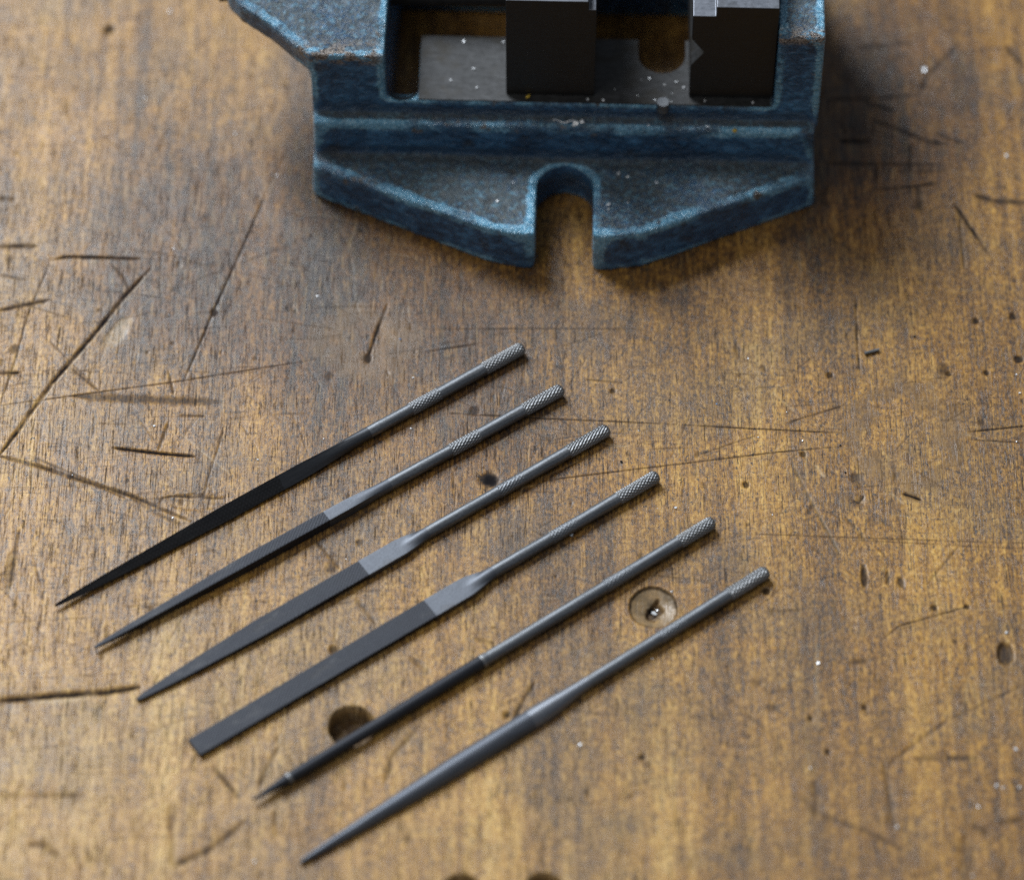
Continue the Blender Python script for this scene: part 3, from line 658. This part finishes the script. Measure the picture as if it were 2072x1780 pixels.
for (x, y, s) in [(312, 862, 1.1), (522, 930, .8), (655, 887, .6), (1367, 1027, .9), (1514, 725, .8), (836, 764, .9), (351, 503, .8), (17, 608, .7), (341, 637, .6), (642, 599, .6),
        (2036, 1280, 1.2), (2016, 1590, 1.1), (2029, 1593, 1.0), (2063, 1592, 1.1), (2055, 1515, 1.1), (1815, 1673, 1.1), (1980, 1631, .9), (1640, 1553, .9), (1656, 1341, .9), (1320, 1332, .7), (1359, 1196, .6), (1174, 1506, 1.0),
        (476, 271, 1.0), (294, 199, 1.0), (148, 281, 1.0), (345, 25, 1.2), (560, 355, .9), (1870, 142, 1.5), (2037, 317, 1.4), (1563, 1041, .6), (1624, 891, .8), (1534, 884, .5), (350, 1047, .8), (146, 960, .5), (397, 1122, .5),
        (1292, 871, .5), (831, 866, .5), (2057, 757, .6), (2063, 795, .6), (2057, 893, .6), (515, 1742, 1.2), (1968, 1771, 1.1), (1592, 833, .5), (948, 1208, .5), (1330, 1028, .4), (1082, 1110, .5), (700, 1130, .5)]:
    place('metal_chip', BRIGHT[random.randrange(5)], x, y, s, 0, LB, 'metal chip', GB)
GD = 'dark crumbs on the bench'
for (x, y, s) in [(1257, 934, 1.0), (1850, 681, 1.0), (748, 932, .9), (1700, 900, .8), (1710, 955, .8)]:
    place('steel_crumb', chip_mesh('steel_crumb', int(x), M_DARK), x, y, s, 0, 'small dark steel crumb lying on the wooden bench top', 'metal chip', GD)
for (x, y, s) in [(810, 686, .8), (1450, 817, .6)]:
    place('paint_flake', chip_mesh('paint_flake', int(x), M_BLUE), x, y, s, 0, 'tiny blue paint flake lying on the wooden bench top', 'paint flake', 'blue paint flakes on the bench')
place('metal_chip', BRIGHT[1], 1156, 1082, 1.7, 0, 'larger bright metal chip touching the blunt flat file', 'metal chip', GB)
p = P(1764, 711, .4)
pin = tube('wire_offcut', (-2.0, 0, 0), (2.0, 0, 0), .45, .40, M_KNURL, None, 10); pin.location = (p[0]*MM, p[1]*MM, (BZ+.45)*MM); pin.rotation_euler = (0, 0, .32)
tag(pin, 'short straight steel wire offcut lying alone on the bare bench', 'wire offcut')
# crumbs caught in the countersunk hole
for (x, y, s) in [(1324, 1228, 1.5), (1331, 1221, 1.0)]:
    place('metal_chip', BRIGHT[random.randrange(5)], x, y, s, 0, 'metal crumb caught in the countersunk hole of the bench', 'metal chip', 'metal crumbs in the countersunk hole')
def on_vise(u, v, z):
    q = VO+VU*u+VV*v; return q[0], q[1], z+BZ
def vchip(m, u, v, z, s, label, group, name='metal_chip'):
    q = on_vise(u, v, z); o = bpy.data.objects.new(name, m); COL.objects.link(o); o.location = (q[0]*MM, q[1]*MM, (q[2]+s*.22)*MM)
    o.scale = (s*MM,)*3; o.rotation_euler = (.2, .1, random.uniform(0, 6)); tag(o, label, 'metal chip', group)
LR = 'tiny bright chip lying on the grey ground bed of the vise'
for u, v, s in [(-23, 12.5, .9), (-24, 19, .8), (-27, 28.6, .7), (-16.6, 28.5, .8), (-30, 15, .6), (10, 9.2, .8), (36.5, 9.6, .9), (49, 9.4, .7), (31, 14, 1.1), (13, 13, .4), (22, 17, .6), (29, 16, .6), (28, 12, .5), (19, 11, .5), (23.5, 9.6, .7), (27.8, 9.2, .6), (6, 9.3, .8), (20, 16.5, .5), (26, 15, .6)]:
    vchip(BRIGHT[random.randrange(5)], u, v, 30.25, s, LR, 'chips on the vise bed')
for u, v, s in [(3, 5.6, 1.4), (4.6, 6.2, 1.6), (2.4, 5.0, 1.0), (37.5, 5.6, .9), (22, 5.5, .9), (-20, 5.8, .5), (13, 6, .5)]:
    vchip(BRIGHT[random.randrange(5)], u, v, 24.7, s, 'bright chip lying on the narrow blue ledge below the vise bed', 'chips on the vise ledge')
for u, v, s in [(14.5, -1, 1.3), (24.5, -4, 1.2), (17, -2, .8), (12, -12.5, .9), (17, -11.5, .6), (-13, -5, .5), (-17, -12, .5), (34, -4, .5), (12, -14, .6), (-28, -6, .5)]:
    vchip(BRIGHT[random.randrange(5)], u, v, 12.6+2.2*max(0, -v)/23, s, 'bright chip lying on the slotted blue mounting lug of the vise', 'chips on the vise lug')
vchip(chip_mesh('brass_chip', 4, M_BRASS), -9.6, 9.7, 30.25, 1.5, 'yellow brass chip on the bed at the foot of the movable jaw', None, 'brass_chip')
vchip(chip_mesh('brass_chip', 9, M_BRASS), 44.6, 4.3, 24.7, 1.6, 'yellow brass chip on the edge of the blue vise ledge', None, 'brass_chip')
# a curl of swarf on the ledge
vs, fs, n, m_ = [], [], 26, 6
for i in range(n):
    t_ = i/(n-1); a = t_*9.0; r = 1.2*(1-t_*.4); c0 = Vector((-3+t_*6.5, 5.9+math.sin(a)*.35*r, 25.35+math.cos(a)*.35*r))
    for k in range(m_):
        b = 2*math.pi*k/m_; vs.append((c0+Vector((0, math.cos(b)*.16, math.sin(b)*.16)))*MM)
for i in range(n-1):
    for k in range(m_): fs.append((i*m_+k, i*m_+(k+1) % m_, (i+1)*m_+(k+1) % m_, (i+1)*m_+k))
curl = mesh_obj('swarf_curl', vs, fs, M_CHIP); curl.location = vise.location; curl.rotation_euler = vise.rotation_euler
tag(curl, 'thin bright curl of metal swarf lying on the blue vise ledge', 'metal shaving')
